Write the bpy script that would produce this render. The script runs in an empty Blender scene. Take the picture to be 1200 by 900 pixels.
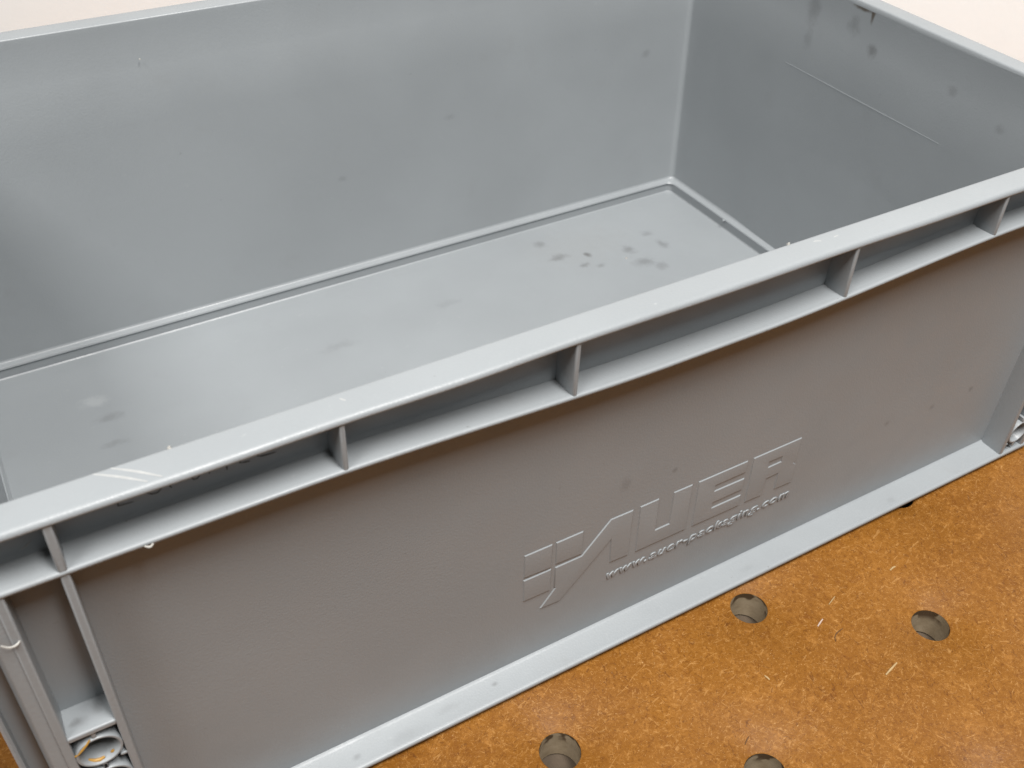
import bpy, bmesh, math, random
from mathutils import Vector, Matrix
random.seed(7)
S = 0.001                                   # everything below is written in millimetres
scene = bpy.context.scene
C = scene.collection

# ---------------------------------------------------------------- camera
yaw, pitch, roll = 0.54948, -0.69445, 0.03637
right0 = Vector((math.cos(yaw), -math.sin(yaw), 0)); fwd0 = Vector((math.sin(yaw), math.cos(yaw), 0)); up0 = Vector((0, 0, 1))
fwd = math.cos(pitch)*fwd0 + math.sin(pitch)*up0
up = -math.sin(pitch)*fwd0 + math.cos(pitch)*up0
rgt = math.cos(roll)*right0 + math.sin(roll)*up
upv = -math.sin(roll)*right0 + math.cos(roll)*up
cam = bpy.data.cameras.new('camera'); camo = bpy.data.objects.new('camera', cam); C.objects.link(camo)
M3 = Matrix((rgt, upv, -fwd)).transposed()
camo.matrix_world = Matrix.Translation(Vector((-253.8, -248.6, 445.3))*S) @ M3.to_4x4()
cam.sensor_width = 36; cam.lens = 36*1214.6/1200; cam.clip_start = .01; cam.clip_end = 50
cam.dof.use_dof = True; cam.dof.focus_distance = .52; cam.dof.aperture_fstop = 20
scene.camera = camo

# ---------------------------------------------------------------- light: two ceiling lamps in a pale room
w = bpy.data.worlds.new('World'); scene.world = w; w.use_nodes = True
bg = w.node_tree.nodes['Background']; bg.inputs[0].default_value = (1, .965, .92, 1); bg.inputs[1].default_value = .085
def lamp(name, loc, target, size, watts, col):
    l = bpy.data.lights.new(name, 'AREA'); l.shape = 'RECTANGLE'; l.size, l.size_y = size; l.energy = watts; l.color = col
    o = bpy.data.objects.new(name, l); C.objects.link(o); o.location = Vector(loc)*S
    o.rotation_euler = (Vector(target)*S - o.location).to_track_quat('-Z', 'Y').to_euler(); return o
lamp('ceiling_lamp', (150, -800, 2200), (150, -800, 0), (.35, 1.1), 78, (1, .972, .94))
lamp('ceiling_lamp', (-1350, -480, 2200), (-1350, -480, 0), (.8, .9), 58, (1, .972, .94))
lamp('ceiling_lamp', (1650, 430, 2000), (1650, 430, 0), (.5, .5), 7, (1, .965, .925))
scene.view_settings.view_transform = 'Standard'; scene.view_settings.look = 'None'
scene.view_settings.exposure = .12; scene.view_settings.gamma = 1; scene.view_settings.use_curve_mapping = False
scene.cycles.max_bounces = 10; scene.cycles.diffuse_bounces = 6

# ---------------------------------------------------------------- node helpers
class NT:
    def __init__(s, name):
        s.m = bpy.data.materials.new(name); s.m.use_nodes = True; s.t = s.m.node_tree
        s.b = s.t.nodes['Principled BSDF']; s.tc = s.t.nodes.new('ShaderNodeTexCoord')
    def n(s, typ, **kw):
        x = s.t.nodes.new(typ)
        for k, v in kw.items():
            if k.startswith('i_'):
                key = k[2:]; x.inputs[int(key) if key.isdigit() else key].default_value = v
            else: setattr(x, k, v)
        return x
    def l(s, a, b): s.t.links.new(a, b)
    def noise(s, scale, detail=4, rough=.55, vec=None, dist=0.):
        x = s.n('ShaderNodeTexNoise', i_Scale=scale, i_Detail=detail, i_Roughness=rough, i_Distortion=dist)
        s.l(vec or s.tc.outputs['Object'], x.inputs['Vector']); return x.outputs['Fac']
    def ramp(s, v, a, b, lo=0., hi=1.):
        x = s.n('ShaderNodeMapRange', interpolation_type='SMOOTHSTEP'); s.l(v, x.inputs[0])
        for i, t in zip((1, 2, 3, 4), (a, b, lo, hi)): x.inputs[i].default_value = t
        return x.outputs[0]
    def math(s, op, a, b):
        x = s.n('ShaderNodeMath', operation=op)
        for i, t in enumerate((a, b)):
            if isinstance(t, (int, float)): x.inputs[i].default_value = t
            else: s.l(t, x.inputs[i])
        return x.outputs[0]
    def mix(s, f, a, b, blend='MIX'):
        x = s.n('ShaderNodeMix', data_type='RGBA', blend_type=blend)
        if isinstance(f, (int, float)): x.inputs[0].default_value = f
        else: s.l(f, x.inputs[0])
        for i, t in ((6, a), (7, b)):
            if isinstance(t, tuple): x.inputs[i].default_value = (*t, 1)
            else: s.l(t, x.inputs[i])
        return x.outputs[2]
    def scaled(s, sc, rot=(0, 0, 0)):
        x = s.n('ShaderNodeMapping', vector_type='TEXTURE'); x.inputs['Scale'].default_value = [1/c for c in sc]; x.inputs['Rotation'].default_value = rot
        s.l(s.tc.outputs['Object'], x.inputs[0]); return x.outputs[0]
    def spot(s, p, r, warp):                     # soft irregular stain at p (mm), radii r (mm)
        x = s.n('ShaderNodeMapping', vector_type='TEXTURE'); x.inputs['Location'].default_value = [c*S for c in p]
        x.inputs['Scale'].default_value = [c*S for c in r]
        s.l(s.tc.outputs['Object'], x.inputs[0])
        ln = s.n('ShaderNodeVectorMath', operation='LENGTH'); s.l(x.outputs[0], ln.inputs[0])
        return s.ramp(s.math('ADD', ln.outputs['Value'], warp), 1.5, .1)

GREY = (.250, .270, .284)
DK = (.075, .075, .075); BR = (.07, .055, .04)
def plastic(name, spots=(), light_spots=(), wear=.5, dirt=.5, rough=.44):
    t = NT(name)
    big = t.noise(7, 3); mid = t.noise(38, 5, .6); fine = t.noise(420, 3, .6)
    c = t.mix(t.ramp(big, .3, .7), tuple(x*.95 for x in GREY), tuple(x*1.04 for x in GREY))
    c = t.mix(t.ramp(mid, .58, .78, 0, .22*dirt), c, (.16, .155, .145))
    # rubbed, paler scuff streaks
    st = t.noise(60, 4, .6, t.scaled((.35, 4.0, 4.0), (0, .5, .4)))
    c = t.mix(t.ramp(st, .66, .75, 0, .30*wear), c, (.46, .47, .47))
    fl = t.noise(260, 2, .5)
    c = t.mix(t.ramp(fl, .74, .80, 0, .55*dirt), c, (.12, .115, .105))
    wp = t.math('MULTIPLY', t.math('SUBTRACT', t.noise(140, 4, .65), .5), 2.2)
    for p, r, a, col in spots:
        c = t.mix(t.math('MULTIPLY', t.spot(p, r, wp), a), c, col)
    t.l(c, t.b.inputs['Base Color'])
    r = t.math('ADD', t.ramp(mid, .3, .75, rough-.06, rough+.10), t.ramp(st, .6, .8, 0, .12))
    t.l(r, t.b.inputs['Roughness']); t.b.inputs['IOR'].default_value = 1.49
    bp = t.n('ShaderNodeBump', i_Strength=.22, i_Distance=.0004); t.l(t.noise(900, 2, .5), bp.inputs['Height'])
    b2 = t.n('ShaderNodeBump', i_Strength=.30, i_Distance=.0012); t.l(t.noise(16, 2, .4), b2.inputs['Height']); t.l(bp.outputs[0], b2.inputs['Normal'])
    t.l(b2.outputs[0], t.b.inputs['Normal'])
    return t.m
m_body = plastic('grey_moulded_plastic', wear=.35, dirt=.3)
m_rim = plastic('scuffed_grey_plastic', wear=.9, dirt=.45, rough=.40)
m_ledge = plastic('dusty_grey_plastic', wear=.5, dirt=1.0, spots=[((-276, 6, 108), (3, 2, 9), .5, DK), ((-268.5, 9, 108), (2, 3, 9), .3, DK),
    ((-150, 5, 1), (9, 3, 5), .13, DK), ((-128, 8, 1), (7, 2, 5), .12, DK), ((-100, 9, 1), (1.6, 1.2, 5), .4, DK), ((-175, 6, 1), (2, 1.5, 5), .3, DK), ((60, 6, 1), (4, 2, 5), .1, DK), ((170, 5, 1), (3, 2, 5), .12, DK)])
m_wall = plastic('grey_wall_plastic', wear=.2, dirt=.35, spots=[
    ((-29.5, 13.5, 103), (3, 9, 5), .2, DK), ((0, 13.5, 99), (1.6, 6, 1.6), .35, DK), ((192, 13, 59), (2, 6, 2), .3, DK),
    ((224, 13, 60), (2, 6, 2), .4, DK), ((155, 13, 62), (2, 6, 2), .3, DK),
    ((70, 380, 109), (4, 9, 2.5), .2, DK), ((-17, 380, 81), (3, 9, 2), .18, DK), ((245, 380, 125), (3.5, 9, 3), .22, DK),
    ((286, 214, 209), (9, 8, 1.6), .9, BR), ((286, 205, 207), (9, 1.3, 4), .9, BR), ((286, 195, 211), (9, 9, 1.2), .8, BR),
    ((286, 199, 186), (9, 4, 4), .5, DK), ((286, 218, 196), (9, 5, 6), .28, DK), ((286, 256, 197), (9, 6, 12), .32, DK), ((286, 256, 174), (9, 4, 6), .2, DK),
    ((286, 92, 177), (9, 3, 3), .25, DK), ((286, 131, 185), (9, 4, 3), .25, DK)])
m_floor = plastic('grey_floor_plastic', wear=.4, dirt=.35, rough=.38, spots=[
    ((132.6, 347.8, 2), (5, 5, 9), .36, DK), ((136.7, 324.4, 2), (7, 4.5, 9), .48, DK), ((158.9, 317.5, 2), (3, 3.4, 9), .85, DK),
    ((191.8, 308.5, 2), (5, 6, 9), .42, DK), ((219, 322, 2), (5, 4, 9), .3, DK), ((221.3, 302.7, 2), (4, 6, 9), .42, DK),
    ((192.6, 288.2, 2), (8, 6, 9), .36, DK), ((201.9, 276.5, 2), (5, 5, 9), .36, DK), ((148, 305.9, 2), (4, 3, 9), .5, DK),
    ((159.8, 299.7, 2), (4, 3, 9), .35, DK), ((160, 330, 2), (45, 30, 9), .10, (.2, .19, .17)),
    ((-217, 300, 2), (9, 4, 9), .25, DK), ((-219, 274, 2), (8, 3, 9), .25, DK), ((-221.5, 320, 2), (8, 6, 9), .3, (.42, .44, .45)),
    ((-60, 300, 2), (12, 5, 9), .16, DK), ((30, 310, 2), (10, 4, 9), .14, DK)])
def plain(name, col, rough=.5, spec=.4):
    t = NT(name); n = t.noise(300, 3)
    t.l(t.mix(n, tuple(x*.8 for x in col), tuple(min(1, x*1.15) for x in col)), t.b.inputs['Base Color'])
    t.b.inputs['Roughness'].default_value = rough; t.b.inputs['Specular IOR Level'].default_value = spec; return t.m
m_scratch = plain('whitened_plastic_scratch', (.35, .36, .36), .5)
m_burr = plain('pale_plastic_burr', (.40, .395, .37), .5)
m_pen = plain('dark_pen_stroke', (.05, .05, .05), .6)
m_pale = plain('pale_wood_splinter', (.36, .25, .12), .6)
m_pink = plain('pinkish_wood_splinter', (.42, .32, .26), .6)
m_dark = plain('dark_wood_fibre', (.10, .05, .02), .7)
m_gold = plain('golden_wood_shaving', (.36, .20, .04), .4)

def fibreboard():
    t = NT('brown_fibreboard')
    base = t.mix(t.ramp(t.noise(11, 4, .6), .3, .7), (.160, .062, .0085), (.198, .080, .012))
    mott = t.noise(150, 8, .72, dist=1.0)
    base = t.mix(t.ramp(mott, .50, .72, 0, .60), base, (.315, .142, .032))
    base = t.mix(t.ramp(mott, .47, .30, 0, .62), base, (.115, .037, .0065))
    # pressed fibres in several directions
    for k, (rz, sc) in enumerate(((.3, 520), (1.35, 430), (2.45, 620), (.9, 760), (1.9, 330))):
        wv_ = t.scaled((1, .24, 1), (0, 0, rz))
        f = t.noise(sc, 2, .5, wv_, dist=2.2)
        base = t.mix(t.ramp(f, .655, .72, 0, .33), base, (.45, .25, .09))
        f2 = t.noise(sc*.85, 2, .5, t.scaled((1, .36, 1), (0, 0, rz+.8)), dist=2.0)
        base = t.mix(t.ramp(f2, .35, .27, 0, .50), base, (.072, .024, .006))
    gr = t.noise(420, 6, .75, dist=.8)
    base = t.mix(t.ramp(gr, .53, .70, 0, .55), base, (.36, .185, .055))
    base = t.mix(t.ramp(gr, .47, .32, 0, .65), base, (.095, .032, .005))
    base = t.mix(t.ramp(t.noise(1100, 2, .5), .68, .76, 0, .5), base, (.52, .33, .15))
    t.l(base, t.b.inputs['Base Color']); t.b.inputs['Specular IOR Level'].default_value = .15
    t.l(t.ramp(t.noise(60, 4), .3, .7, .40, .56), t.b.inputs['Roughness'])
    bp = t.n('ShaderNodeBump', i_Strength=.4, i_Distance=.0004); t.l(t.noise(800, 4, .6), bp.inputs['Height']); t.l(bp.outputs[0], t.b.inputs['Normal'])
    return t.m
m_board = fibreboard()
def hole_mat():
    t = NT('drilled_fibreboard'); n = t.noise(90, 4, .6); f = t.noise(300, 3, .6, t.scaled((1, 1, 6)))
    c = t.mix(t.ramp(n, .35, .65), (.25, .195, .125), (.33, .265, .18)); c = t.mix(t.ramp(f, .55, .7, 0, .35), c, (.15, .09, .045))
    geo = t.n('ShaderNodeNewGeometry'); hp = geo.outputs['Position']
    sep = t.n('ShaderNodeSeparateXYZ'); t.l(t.tc.outputs['Object'], sep.inputs[0])          # irregular dark patches below the hole's edge
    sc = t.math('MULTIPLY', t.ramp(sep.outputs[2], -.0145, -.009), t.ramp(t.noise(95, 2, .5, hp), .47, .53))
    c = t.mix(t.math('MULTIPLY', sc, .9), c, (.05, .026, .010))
    t.l(c, t.b.inputs['Base Color']); t.b.inputs['Roughness'].default_value = .5; return t.m
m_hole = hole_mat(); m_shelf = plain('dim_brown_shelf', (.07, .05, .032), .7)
def wallpaint():
    t = NT('white_wall_paint'); n = t.noise(40, 4)
    t.l(t.mix(n, (.89, .895, .89), (.92, .925, .92)), t.b.inputs['Base Color']); t.b.inputs['Roughness'].default_value = .75
    bp = t.n('ShaderNodeBump', i_Strength=.1, i_Distance=.001); t.l(t.noise(250, 3), bp.inputs['Height']); t.l(bp.outputs[0], t.b.inputs['Normal'])
    return t.m
m_paint = wallpaint()

# ---------------------------------------------------------------- mesh helpers
def obj(name, verts, faces, mat, parent=None, smooth=True, angle=35, bevel=0, segs=2, recalc=True):
    me = bpy.data.meshes.new(name); me.from_pydata([tuple(c*S for c in v) for v in verts], [], faces)
    if recalc:
        bm = bmesh.new(); bm.from_mesh(me); bmesh.ops.recalc_face_normals(bm, faces=bm.faces); bm.to_mesh(me); bm.free()
    me.materials.append(mat)
    if smooth:
        for p in me.polygons: p.use_smooth = True
        if angle: me.set_sharp_from_angle(angle=math.radians(angle))
    o = bpy.data.objects.new(name, me); C.objects.link(o)
    if parent: o.parent = parent
    if bevel:
        b = o.modifiers.new('edge', 'BEVEL'); b.width = bevel*S; b.segments = segs; b.limit_method = 'ANGLE'; b.angle_limit = math.radians(30)
    return o
def tag(o, label, cat=None, group=None, kind=None):
    if label: o['label'] = label
    if cat: o['category'] = cat
    if group: o['group'] = group
    if kind: o['kind'] = kind
    return o
NS, NC = 44, 7                              # columns per straight side and per corner
def loop(dx, dy, z, R):
    """closed rounded rectangle, inset dx/dy from the 600 x 400 footprint; starts at the front left, runs +x"""
    hx, hy = 300-dx, 200-dy; R = max(R, .4); pts = []
    cs = [(hx-R, -hy+R), (hx-R, hy-R), (-hx+R, hy-R), (-hx+R, -hy+R)]
    st = [(-hx+R, -hy), (hx, -hy+R), (hx-R, hy), (-hx, hy-R)]
    en = [(hx-R, -hy), (hx, hy-R), (-hx+R, hy), (-hx, -hy+R)]
    for s in range(4):
        for i in range(NS):
            k = i/NS; pts.append((st[s][0]+(en[s][0]-st[s][0])*k, 200+st[s][1]+(en[s][1]-st[s][1])*k, z))
        a0 = -math.pi/2 + s*math.pi/2
        for i in range(NC):
            a = a0 + math.pi/2*i/NC; pts.append((cs[s][0]+R*math.cos(a), 200+cs[s][1]+R*math.sin(a), z))
    return pts
NL = 4*(NS+NC)
def ring(profile, closed=True, warp=None, cols=None):
    """sweep a profile of (dx, dy, z, R) round the crate; cols limits it to one side"""
    n = len(profile); loops = [loop(*p) for p in profile]
    if warp: loops = [[warp(v) for v in lp] for lp in loops]
    if cols is None:
        verts = [v for lp in loops for v in lp]
        faces = [(k*NL+i, k*NL+(i+1) % NL, ((k+1) % n)*NL+(i+1) % NL, ((k+1) % n)*NL+i) for k in range(n if closed else n-1) for i in range(NL)]
        return verts, faces
    m = len(cols); verts = [lp[c % NL] for lp in loops for c in cols]
    faces = [(k*m+i, k*m+i+1, ((k+1) % n)*m+i+1, ((k+1) % n)*m+i) for k in range(n if closed else n-1) for i in range(m-1)]
    return verts, faces
def box(x0, x1, y0, y1, z0, z1):
    v = [(x, y, z) for x in (x0, x1) for y in (y0, y1) for z in (z0, z1)]
    return v, [(0, 1, 3, 2), (4, 6, 7, 5), (0, 4, 5, 1), (2, 3, 7, 6), (0, 2, 6, 4), (1, 5, 7, 3)]
def hexa(b, t):                              # 4 bottom corners, 4 top corners
    return list(b)+list(t), [(3, 2, 1, 0), (4, 5, 6, 7), (0, 1, 5, 4), (1, 2, 6, 5), (2, 3, 7, 6), (3, 0, 4, 7)]
def ss(a, b, x):
    k = min(1, max(0, (x-a)/(b-a))); return k*k*(3-2*k)

# ---------------------------------------------------------------- the setting
PITCH, HOLE_R, BZ = 97.1, 10.1, -5.0
ga = math.atan2(-56.6, 78.9); gi = (math.cos(ga), math.sin(ga)); gj = (-math.sin(ga), math.cos(ga)); g0 = (46.9, -12.7)
def G(u, v, z): return (g0[0]+PITCH*(u*gi[0]+v*gj[0]), g0[1]+PITCH*(u*gi[1]+v*gj[1]), z)
bv, bf, hv, hf = [], [], [], []
NH = 32
I0, I1, J0, J1 = -7, 6, -5, 6
for i in range(I0, I1+1):
    for j in range(J0, J1+1):
        b = len(bv)
        rr = HOLE_R/PITCH
        for k in range(NH):
            a = 2*math.pi*k/NH; c, s = math.cos(a), math.sin(a); q = .5/max(abs(c), abs(s))
            bv.append(G(i+c*q, j+s*q, BZ)); bv.append(G(i+c*(rr+.006), j+s*(rr+.006), BZ)); bv.append(G(i+c*rr, j+s*rr, BZ-.6))
        for k in range(NH):
            n = (k+1) % NH
            bf.append((b+3*k, b+3*n, b+3*n+1, b+3*k+1)); bf.append((b+3*k+1, b+3*n+1, b+3*n+2, b+3*k+2))
# close the board's edges
e = [(I0-.5, J0-.5), (I1+.5, J0-.5), (I1+.5, J1+.5), (I0-.5, J1+.5)]
b = len(bv)
for u, v in e: bv += [G(u, v, BZ), G(u, v, BZ-19)]
for k in range(4):
    n = (k+1) % 4; bf.append((b+2*k, b+2*n, b+2*n+1, b+2*k+1))
board = tag(obj('workbench_top', bv, bf, m_board, angle=50), None, kind='structure')
for k in range(NH):                          # the bored lining of one hole, shared by all of them
    a = 2*math.pi*k/NH; n = (k+1) % NH
    hv += [(HOLE_R*math.cos(a), HOLE_R*math.sin(a), BZ-.6), (HOLE_R*math.cos(a), HOLE_R*math.sin(a), BZ-19)]; hf.append((2*k, 2*n, 2*n+1, 2*k+1))
hole0 = None
for i in range(I0, I1+1):
    for j in range(J0, J1+1):
        if hole0 is None: hole = hole0 = obj('dog_hole', hv, hf, m_hole, board, angle=60)
        else: hole = hole0.copy(); C.objects.link(hole)
        p = G(i, j, 0); hole.location = (p[0]*S, p[1]*S, 0); hole.rotation_euler.z = ga+(i*7+j*3) % 32*2*math.pi/32
cab = obj('lower_shelf', *box(0, 1, 0, 1, 0, 1), m_shelf, board, smooth=False)
cab.data.clear_geometry()
cab.data.from_pydata([tuple(c*S for c in G(u, v, z)) for z in (BZ-38, BZ-20) for u, v in e], [], [(3, 2, 1, 0), (4, 5, 6, 7), (0, 1, 5, 4), (1, 2, 6, 5), (2, 3, 7, 6), (3, 0, 4, 7)])
wv = [G(u, J1+.52+d, z) for d in (0, .4) for z in (-60, 900) for u in (-14, 14)]
tag(obj('white_wall', wv, [(0, 1, 3, 2), (4, 6, 7, 5), (0, 4, 5, 1), (2, 3, 7, 6), (0, 2, 6, 4), (1, 5, 7, 3)], m_paint, smooth=False), None, kind='structure')

# ---------------------------------------------------------------- the crate
crate = bpy.data.objects.new('storage_crate', None); C.objects.link(crate); crate.location = (0, .2, BZ*S)
crate.empty_display_size = .05
tag(crate, 'large empty grey plastic storage crate with ribbed rim and raised logo on the brown board', 'storage crate')
def part(name, vf, mat, parent=None, **kw):
    o = obj(name, vf[0], vf[1], mat, None, **kw)
    par = parent or crate; o.parent = par
    o.matrix_parent_inverse = Matrix.Translation((0, -.2, -BZ*S)) if par is crate else Matrix.Identity(4)
    return o
H = 213.0
RIBX = [-262.8, -167.6, -72.3, 70.8, 166.5, 262.8]
def rim_warp(v):                             # the thin lip is a little wavy between its ribs
    x, y, z = v
    if y < 6:
        for a, b, amp in ((RIBX[0], RIBX[1], .25), (RIBX[1], RIBX[2], .6), (RIBX[2], RIBX[3], .4), (RIBX[3], RIBX[4], .3)):
            if a < x < b: y -= amp*math.sin(math.pi*(x-a)/(b-a))**2; z -= .25*amp*math.sin(math.pi*(x-a)/(b-a))**2
    return (x, y, z)
rp = [(14.2, 209.4), (14.2, 212.1), (13.5, 212.9), (12.6, 213.0), (2.4, 213.0), (1.2, 212.75), (.35, 212.1), (.05, 211.2), (.05, 210.6), (.35, 210.1), (1.2, 209.9), (2.2, 209.8)]
part('rim', ring([(d, d, z, max(14-d, 4)) for d, z in rp], warp=rim_warp), m_rim, angle=60)

# outer panel, inner lining, bead and floor; one wall object per side
out = [(11.4, 211), (12.2, 200), (12.6, 190), (13.4, 120), (14.3, 60), (15, 1.5), (15.2, -4.8)]
inn = [(14.2, 14.2, 212, 4), (14.25, 14.5, 209, 4), (14.35, 15.0, 185.6, 4), (14.6, 15.4, 184.2, 4), (14.9, 17.2, 150, 4), (15.3, 20.2, 86, 4.2), (16.2, 23.4, 30, 4.5), (16.8, 25.2, 11.6, 4.5)]
bead = [(16.8, 25.2, 11.6, 4.5), (17.2, 25.6, 10.5, 4.5), (18.0, 26.4, 9.8, 4.5), (20.0, 28.4, 9.4, 4.5), (21.3, 29.7, 8.9, 4.5), (21.8, 30.2, 7.9, 5), (20.9, 29.3, 6.9, 5), (21.1, 29.5, .9, 5), (21.9, 30.3, .1, 5), (25.4, 33.5, 0, 5)]
def tub_warp(v):                             # the long-used short walls belly out a little
    x, y, z = v
    k = 2.6*max(0, 1-((y-200)/185)**2)*min(1, max(0, (213-z)/190))*min(1, max(0, (abs(x)-200)/60))
    if x < 0: k *= 2.4
    return (x+math.copysign(k, x), y, z)
labels = ['crate front wall with raised logo', None, None, None]
for s in range(4):
    a = s*(NS+NC) - (NC if s in (0, 2) else 0); b_ = s*(NS+NC)+NS + (NC if s in (0, 2) else 0)
    a, b_ = (a-1, b_+1) if s in (0, 2) else (a+1, b_-1)
    cols = list(range(a, b_+1))
    v1, f1 = ring([(d, d, z, max(14-d, 3)) for d, z in out], closed=False, cols=cols)
    v2, f2 = ring(inn, closed=False, cols=cols, warp=tub_warp)
    wo = part('wall', (v1+v2, [f[::-1] for f in f1]+[tuple(i+len(v1) for i in f) for f in f2]), m_wall, angle=25, recalc=False)
    if labels[s]: wo['label'] = labels[s]
part('floor_bead', ring(bead, closed=False, warp=tub_warp), m_floor, angle=40, recalc=False)
fl = [tub_warp(v) for v in loop(25.2, 33.3, 0.0, 5)]
part('floor_panel', (fl, [tuple(range(NL))]), m_floor, smooth=False, recalc=False)
ft = [(18, -.4), (18, -5), (22, -5)]
part('base_foot', ring([(d, d, z, 6) for d, z in ft], closed=False), m_body, angle=40)

# upper ledge: its front edge sags towards the middle bay
def dip(x): return -6.4*(1-ss(20, 190, abs(x)))
def band_warp(v):
    x, y, z = v
    return (x, y, z+dip(x)) if (y < 30 or y > 370) else v
bp_ = [(13.2, 189.6), (11.6, 189.7), (10.4, 189.3), (2, 189.5), (.7, 189.6), (.15, 189.1), (.1, 188.2), (.5, 187.5), (1.4, 187.2), (13.2, 187.0)]
part('upper_ledge', ring([(d, d, z, max(14-d, 4)) for d, z in bp_], warp=band_warp), m_ledge, angle=60)
lp_ = [(15.4, 2.6), (14.3, 1.7), (13.2, 1.2), (2, .8), (.6, .75), (-.1, .3), (-.3, -.5), (-.2, -1.6), (.3, -2.4), (1.2, -2.6), (19, -2.6)]
part('base_ledge', ring([(d, d, z, max(14-d, 4)) for d, z in lp_]), m_ledge, angle=60)

def add_rib(x, yin, z0, z1, wd, name='rib', flip=False, dr=.5):
    # front face narrower than the root; front corner lines are bevelled
    def yy(y): return 400-y if flip else y
    sx = -1 if flip else 1
    fw, bw = wd/2, wd/2+dr
    zz0 = z0; 
    b = [(sx*(x-fw), yy(.45), zz0), (sx*(x+fw), yy(.45), zz0), (sx*(x+bw), yy(yin), zz0), (sx*(x-bw), yy(yin), zz0)]
    t = [(p[0], p[1], z1) for p in b]
    return part(name, hexa(b, t), m_body, bevel=.7, segs=3, angle=40)
for flip in (False, True):
    for k, x in enumerate(RIBX):
        add_rib(x, 13.0, 188.2+dip(x), 210.6, 2.9 if k in (0, 5) else 2.1, flip=flip)
    for sx in (-1, 1):
        add_rib(sx*262.8, 15.6, 0.4, 187.9, 3.0, 'upright_rib', flip)
        add_rib(sx*282.6, 15.6, 0.4, 187.9, 3.3, 'upright_rib', flip)
        f = (lambda y: 400-y) if flip else (lambda y: y)
        q = -1 if flip else 1
        # pocket between the two uprights: shelf, round bosses, struts
        xa, xb = sx*264.0, sx*281.2
        part('pocket_shelf', box(min(xa, xb), max(xa, xb), min(f(.4), f(15)), max(f(.4), f(15)), 105.4, 108.2), m_ledge, bevel=.7, segs=3)
        for zc in (93.8, 73.5, 15.0):
            n = 40; xc = sx*272.7; R1, R2 = 8.5, 7.1; vs = []; fs = []
            for k in range(n):
                a = 2*math.pi*k/n; c, s_ = math.cos(a), math.sin(a)
                for r, y in ((R1, 14.9), (R1, 1.3), (R1-.35, .7), (R2+.4, .7), (R2, 1.2), (R2-.8, 13.6)): vs.append((xc+r*c, f(y), zc+r*s_*1.0))
            for k in range(n):
                m = (k+1) % n
                for i in range(5): fs.append((6*k+i, 6*m+i, 6*m+i+1, 6*k+i+1))
            ci = len(vs); vs.append((xc, f(13.6), zc))
            for k in range(n): fs.append((6*k+5, 6*((k+1) % n)+5, ci))
            part('boss_ring', (vs, fs), m_body, angle=50)
            part('pocket_strut', box(xc-.9, xc+.9, min(f(.9), f(14)), max(f(.9), f(14)), zc+8.1, zc+11.8), m_body, bevel=.5)
            part('pocket_strut', box(xc-.9, xc+.9, min(f(.9), f(14)), max(f(.9), f(14)), zc-11.9, zc-8.1), m_body, bevel=.5)
            part('pocket_strut', box(min(xa, xc+sx*-6), max(xa, xc+sx*-6), min(f(1.0), f(14)), max(f(1.0), f(14)), zc-8.6, zc-7.2), m_body, bevel=.4)
# rounded, stepped corner posts
for sx in (-1, 1):
    for flip in (False, True):
        f = (lambda y: 400-y) if flip else (lambda y: y)
        pl = [(284.0, 1.4), (286.5, 1.5), (288.6, 2.4), (289.8, 4.2), (291.6, 13.2), (297.4, 13.6), (297.5, 8.0), (298.4, 7.3), (299.4, 7.6), (299.6, 9), (299.6, 12), (299, 14.6), (288, 15), (284.0, 14.4)]
        n = len(pl); vs = [(sx*x, f(y), z) for z in (.2, 188.6) for x, y in pl]
        fs = [(i, (i+1) % n, n+(i+1) % n, n+i) for i in range(n)]+[tuple(range(n)), tuple(range(n, 2*n))]
        part('corner_post', (vs, fs), m_body, angle=30)
for sx in (-1, 1):                           # ribs of the short sides
    for y in (40, 120, 200, 280, 360):
        part('rib', box(sx*299.5 if sx < 0 else 287, -287 if sx < 0 else 299.5, y-1.1, y+1.1, 188, 210.6), m_body, bevel=.5)
    for y in (40, 360):
        part('upright_rib', box(sx*299.5 if sx < 0 else 288.0, -288.0 if sx < 0 else 299.5, y-1.5, y+1.5, .4, 187.9), m_body, bevel=.6)
GRIP = True

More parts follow.
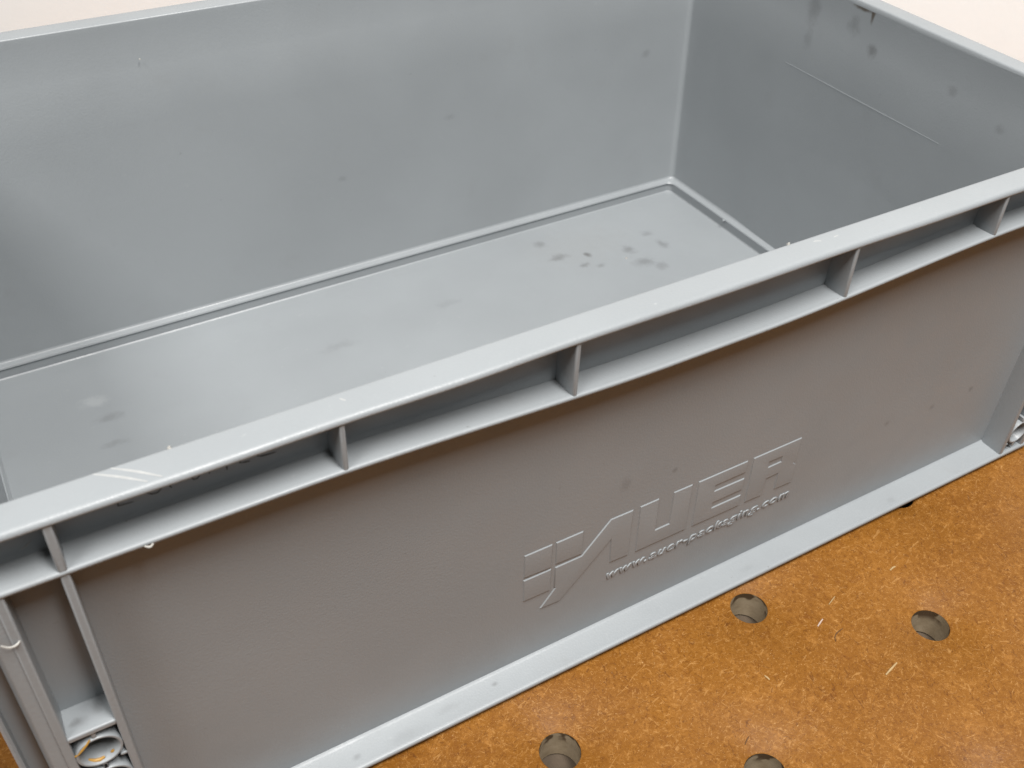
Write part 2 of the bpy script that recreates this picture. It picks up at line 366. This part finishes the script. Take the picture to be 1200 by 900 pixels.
# ---------------------------------------------------------------- raised logo
def pan_y(z): return 12.6+(190-z)/189*2.4
def raised(name, poly, parent=None, hgt=.5, holes=()):
    """flat raised shape with sloped sides on the front wall; poly in (x, z), clockwise or not"""
    bm = bmesh.new()
    def inset(pts, d):
        n = len(pts); res = []; ar = sum(pts[i][0]*pts[(i+1) % n][1]-pts[(i+1) % n][0]*pts[i][1] for i in range(n)); sg = 1 if ar > 0 else -1
        for i in range(n):
            p0, p1, p2 = Vector(pts[i-1]), Vector(pts[i]), Vector(pts[(i+1) % n])
            a = (p1-p0).normalized(); b = (p2-p1).normalized(); na = Vector((-a.y, a.x))*sg; nb = Vector((-b.y, b.x))*sg
            m = (na+nb); k = max(m.length_squared/2, .25); res.append(tuple(p1+m*d/k))
        return res
    lv = []
    for lp, sgn in [(poly, 1)]+[(h, -1) for h in holes]:
        rings = [(inset(lp, -.1*sgn), -.1), (inset(lp, .28*sgn), .62*hgt), (inset(lp, .48*sgn), .94*hgt), (inset(lp, .75*sgn), hgt)]
        vr = [[bm.verts.new((x*S, (pan_y(z)-d)*S, z*S)) for x, z in pts] for pts, d in rings]
        n = len(lp)
        for k in range(3):
            for i in range(n): bm.faces.new((vr[k][i], vr[k][(i+1) % n], vr[k+1][(i+1) % n], vr[k+1][i]))
        lv.append(vr[3])
    ed = []
    for r in lv:
        for i in range(len(r)):
            e_ = bm.edges.get((r[i], r[(i+1) % len(r)])); ed.append(e_)
    bmesh.ops.triangle_fill(bm, edges=ed, use_beauty=True)
    bmesh.ops.recalc_face_normals(bm, faces=bm.faces)
    me = bpy.data.meshes.new(name); bm.to_mesh(me); bm.free(); me.materials.append(m_wall)
    for p in me.polygons: p.use_smooth = True
    me.set_sharp_from_angle(angle=math.radians(32))
    o = bpy.data.objects.new(name, me); C.objects.link(o); o.parent = parent or crate
    if not parent: o.matrix_parent_inverse = Matrix.Translation((0, -.2, -BZ*S))
    return o
logo = raised('logo', [(-65.4, 64.7), (-50.4, 64.7), (-35.4, 82.7), (-22.2, 82.6), (-21.4, 49.2), (-32.5, 49.6), (-33.8, 67.2), (-61.0, 36.8), (-72.4, 37.6), (-64.3, 48.8), (-65.0, 49.6)])
logo['label'] = 'raised logo of three tiles and block letters on the front wall'
raised('logo_tile', [(-83.2, 83), (-68.0, 82.9), (-67.5, 66.2), (-82.7, 67)], logo)
raised('logo_tile', [(-66.1, 82.8), (-50.9, 82.8), (-50.3, 66.3), (-65.3, 67)], logo)
raised('logo_tile', [(-82.9, 65.1), (-67.5, 64.9), (-67.1, 49), (-82.2, 49.2)], logo)
raised('letter', [(-18.3, 82.6), (-6.9, 82.7), (-5.8, 59.5), (2.6, 59.6), (1.9, 82.6), (13.6, 82.5), (14.7, 49), (-16.8, 48.9)], logo)
raised('letter', [(17.3, 82.4), (49.0, 82.4), (49.2, 74), (29.7, 73.9), (29.9, 69.8), (49.5, 69.6), (49.7, 61.1), (30.4, 60.8), (30.6, 57), (49.8, 57), (50.3, 48.7), (18.9, 48.9)], logo)
raised('letter', [(52.6, 82.4), (85.2, 82.5), (85.5, 66.0), (84.2, 64.6), (86.4, 62.4), (86.9, 48.6), (74.7, 48.9), (74.0, 61.4), (66.2, 61.1), (65.6, 48.8), (54.1, 49)], logo, holes=[[(65.0, 74), (73.5, 73.9), (73.9, 70.2), (65.4, 70)]])
# the address under it
cu = bpy.data.curves.new('web_address', 'FONT'); cu.body = 'www.auer-packaging.com'; cu.size = 1; cu.shear = .28; cu.extrude = .03; cu.offset = -.004; cu.space_character = 1.2; cu.bevel_depth = .03; cu.bevel_resolution = 1; cu.resolution_u = 4
tmp = bpy.data.objects.new('tmp', cu); C.objects.link(tmp)
me = bpy.data.meshes.new_from_object(tmp.evaluated_get(bpy.context.evaluated_depsgraph_get())); bpy.data.objects.remove(tmp)
xs = [v.co.x for v in me.vertices]; x0, x1 = min(xs), max(xs)
for v in me.vertices:
    X = -33.2+(v.co.x-x0)/(x1-x0)*(88.0+33.2); Zz = 36.9+v.co.y*8.6; d = .5 if v.co.z > .045 else (.05 if v.co.z > 0 else -.3)
    v.co = (X*S, (pan_y(Zz)-d)*S, Zz*S)
me.materials.clear(); me.materials.append(m_wall)
url = bpy.data.objects.new('web_address', me); C.objects.link(url); url.parent = crate; url.matrix_parent_inverse = Matrix.Translation((0, -.2, -BZ*S))
url['label'] = 'raised slanted web address below the logo'

# ---------------------------------------------------------------- wear that has a shape of its own
def ribbon(pts, wid, nrm, lift=.06, thick=.05):
    """thin tapered strip along pts (mm) lying on a surface with normal nrm"""
    nrm = Vector(nrm).normalized(); P = [Vector(p) for p in pts]; n = len(P); vs = []; fs = []
    for i, p in enumerate(P):
        t = (P[min(i+1, n-1)]-P[max(i-1, 0)]).normalized(); s = t.cross(nrm).normalized()
        w_ = wid*(.35+.65*math.sin(math.pi*(i+.5)/n)) if n > 2 else wid*(.9 if i == 0 else .5)
        for a, b in ((-1, -.5), (-.5, 1), (.5, 1), (1, -.5)): vs.append(tuple(p+s*a*w_/2+nrm*(lift+thick*b)))
    for i in range(n-1):
        for k in range(4): fs.append((4*i+k, 4*i+(k+1) % 4, 4*i+4+(k+1) % 4, 4*i+4+k))
    fs += [(0, 1, 2, 3), tuple(4*(n-1)+k for k in (3, 2, 1, 0))]
    return vs, fs
UP = (0, 0, 1); FR = (0, -1, 0)
def line(a, b, n, z=None, bow=0):
    return [(a[0]+(b[0]-a[0])*k/n, a[1]+(b[1]-a[1])*k/n+bow*math.sin(math.pi*k/n), a[2]+(b[2]-a[2])*k/n) for k in range(n+1)]
for a, b in (((-245.6, 13.2, H), (-231.6, 1.9, H)), ((-240.1, 13.2, H), (-227, 1.9, H))):
    part('scratch', ribbon(line(a, b, 10, bow=.5), 1.0, UP, .012, .01), m_scratch)
part('scratch', ribbon(line((-164, 10.5, H), (-162.6, 8.5, H), 4), .7, UP, .012, .01), m_scratch)
part('scratch', ribbon(line((52.5, 10.3, H), (56, 9.2, H), 4, bow=.5), .8, UP, .012, .01), m_scratch)
part('scratch', ribbon(line((63, 9, H), (66, 9.4, H), 4), .6, UP, .012, .01), m_scratch)
for p in ((41.8, 13.9, H-.2), (-221.6, 13.8, H-.2), (183.0, 299.0, 0.1), (278.9, 298, 8.6), (-137.9, 382.6, 190)):
    vs = []; n = 7
    for k in range(n): a = 2*math.pi*k/n; r = random.uniform(.7, 1.3)*(.5 if p[1] > 380 else 1); vs.append((p[0]+r*math.cos(a), p[1]+r*math.sin(a), p[2]-.2))
    for k in range(n): a = 2*math.pi*k/n; r = random.uniform(.3, .6); vs.append((p[0]+r*math.cos(a), p[1]+r*math.sin(a), p[2]+random.uniform(.5, 1.2)*(.5 if p[1] > 380 else 1)))
    part('burr', (vs, [(i, (i+1) % n, n+(i+1) % n, n+i) for i in range(n)]+[tuple(range(n, 2*n))]), m_burr if p[1] < 290 or p[0] < 0 else (m_burr if p[2] < 4 else m_floor))
part('burr', ribbon([(-287.0, -.2, 168.4), (-285.8, -.4, 167.0), (-284.8, -.4, 166.2), (-283.4, -.2, 165.9), (-282.4, .2, 166.0), (-281.6, .6, 166.6)], 1.1, FR, .2, .25), m_burr)
part('burr', ribbon([(-238.0, -.1, 188.5), (-237.0, -.5, 187.9), (-236.2, -.6, 187.8), (-235.2, -.2, 188.4)], .9, FR, .1, .25), m_burr)
part('burr', ribbon([(-272, 10.6, 196), (-270, 10.9, 196.6), (-268.6, 11.2, 197.6)], .5, FR, 1.2, .1), m_scratch)
# moulding line of the grip on the inside of the short walls
for sx in (-1, 1):
    pts = [tub_warp((sx*285.05, y, 151.4)) for y in [129+k*13 for k in range(12)]]
    part('grip_line', ribbon(pts, 1.2, (-sx, 0, .25), -.04, .07), m_wall)
# dark pen strokes, mostly hidden under the rim, in the first bay
def yb_(z): return 12.2+(200-z)/10*.4
for st in ([(-241.2, 204), (-241.3, 197.4), (-236.6, 197.0)], [(-232.3, 203), (-231.8, 198.7), (-230.4, 197.5), (-228.6, 197.3), (-227.4, 198.4), (-227.0, 203)], [(-224.6, 203), (-224.4, 198.3), (-224.0, 197.4)],
           [(-217.9, 202), (-217.3, 199.1), (-216.6, 197.6), (-215.4, 197.5), (-214.4, 198.6), (-214.2, 202)], [(-211.4, 203), (-211.3, 199), (-211.2, 197.8)], [(-205.4, 203), (-205.3, 198.1), (-205.3, 196.8)],
           [(-199, 203), (-200.8, 197.9), (-199, 197.5), (-197.4, 197.2)], [(-192.8, 203), (-194.5, 198.2), (-193.1, 197.6), (-190.6, 197.4), (-188.2, 197.3)]):
    part('pen_stroke', ribbon([(x, yb_(z), z) for x, z in st], .55, FR, .1, .02), m_pen)

# ---------------------------------------------------------------- loose bits on the board and in the crate's pocket
def bit(name, pts, wid, mat, label, cat, nrm=UP, lift=.25, thick=.2, group=None):
    c = Vector(pts[0]); v, f = ribbon([tuple(Vector(p)-c) for p in pts], wid, nrm, lift, thick)
    o = obj(name, v, f, mat); o.location = c*S; tag(o, label, cat, group); return o
B = BZ
bit('wood_splinter', [(71, -40.4, B), (73.5, -39.4, B+.4), (76.6, -38.2, B+.2)], 1.0, m_pink, 'pinkish white splinter on the board between the two right-hand dog holes', 'splinter')
bit('wood_splinter', [(86.6, -32.4, B), (90, -31.2, B+.3), (93.4, -29.9, B)], .7, m_pale, 'thin pale splinter on the board just beyond the pinkish one', 'splinter')
bit('wood_splinter', [(80.6, -80.4, B), (85, -79.4, B+.5), (91.1, -77.9, B+.1)], 1.2, m_pale, 'largest pale splinter on the board, nearest the lower right corner', 'splinter')
bit('wood_splinter', [(25.4, -50.3, B), (25.8, -52, B+.2), (26, -53.5, B)], 1.0, m_pale, 'short pale splinter in the open board between the four dog holes', 'splinter')
bit('wood_splinter', [(134.4, -31.2, B), (137, -30.7, B+.3), (139.2, -30.6, B)], 1.2, m_pale, 'stubby pale splinter on the board far right, near the crate edge', 'splinter')
bit('wood_fibre', [(72.6, -52.5, B), (74.0, -50.2, B+.2), (76.5, -48.8, B+.3), (79, -48.3, B+.3), (81.9, -48.0, B)], .55, m_dark, 'curved dark fibre lying below the pinkish splinter', 'fibre')
bit('wood_fibre', [(-8.9, -75.7, B), (-6.5, -74.2, B+.2), (-4.4, -73.2, B)], .55, m_dark, 'straight dark fibre above the dog hole at the bottom edge', 'fibre')
bit('wood_shaving', [(-281.0, 1.2, 96.2), (-279.4, 1.0, 97.2), (-277.6, .8, 99.0), (-275.8, .8, 100.8), (-274.4, 1.2, 102.2)], 1.1, m_gold, 'long golden shaving caught above the ring in the crate corner pocket', 'wood shaving', nrm=(0, -1, .4), lift=.2, thick=.3)
bit('wood_shaving', [(-277.4, 3.0, 88.6), (-275.6, 2.4, 87.4), (-273.8, 2.2, 87.0), (-272.0, 2.4, 87.2)], 1.6, m_gold, 'short golden shaving lying in the bottom of the pocket ring', 'wood shaving', nrm=(0, -.3, 1), lift=.2, thick=.3)
bit('wood_shaving', [(-269.6, 3.0, 87.6), (-268.9, 2.6, 88.2), (-268.3, 2.6, 88.6)], 1.2, m_gold, 'tiny golden crumb on the right inside the pocket ring', 'wood shaving', nrm=(0, -.3, 1), lift=.2, thick=.3)
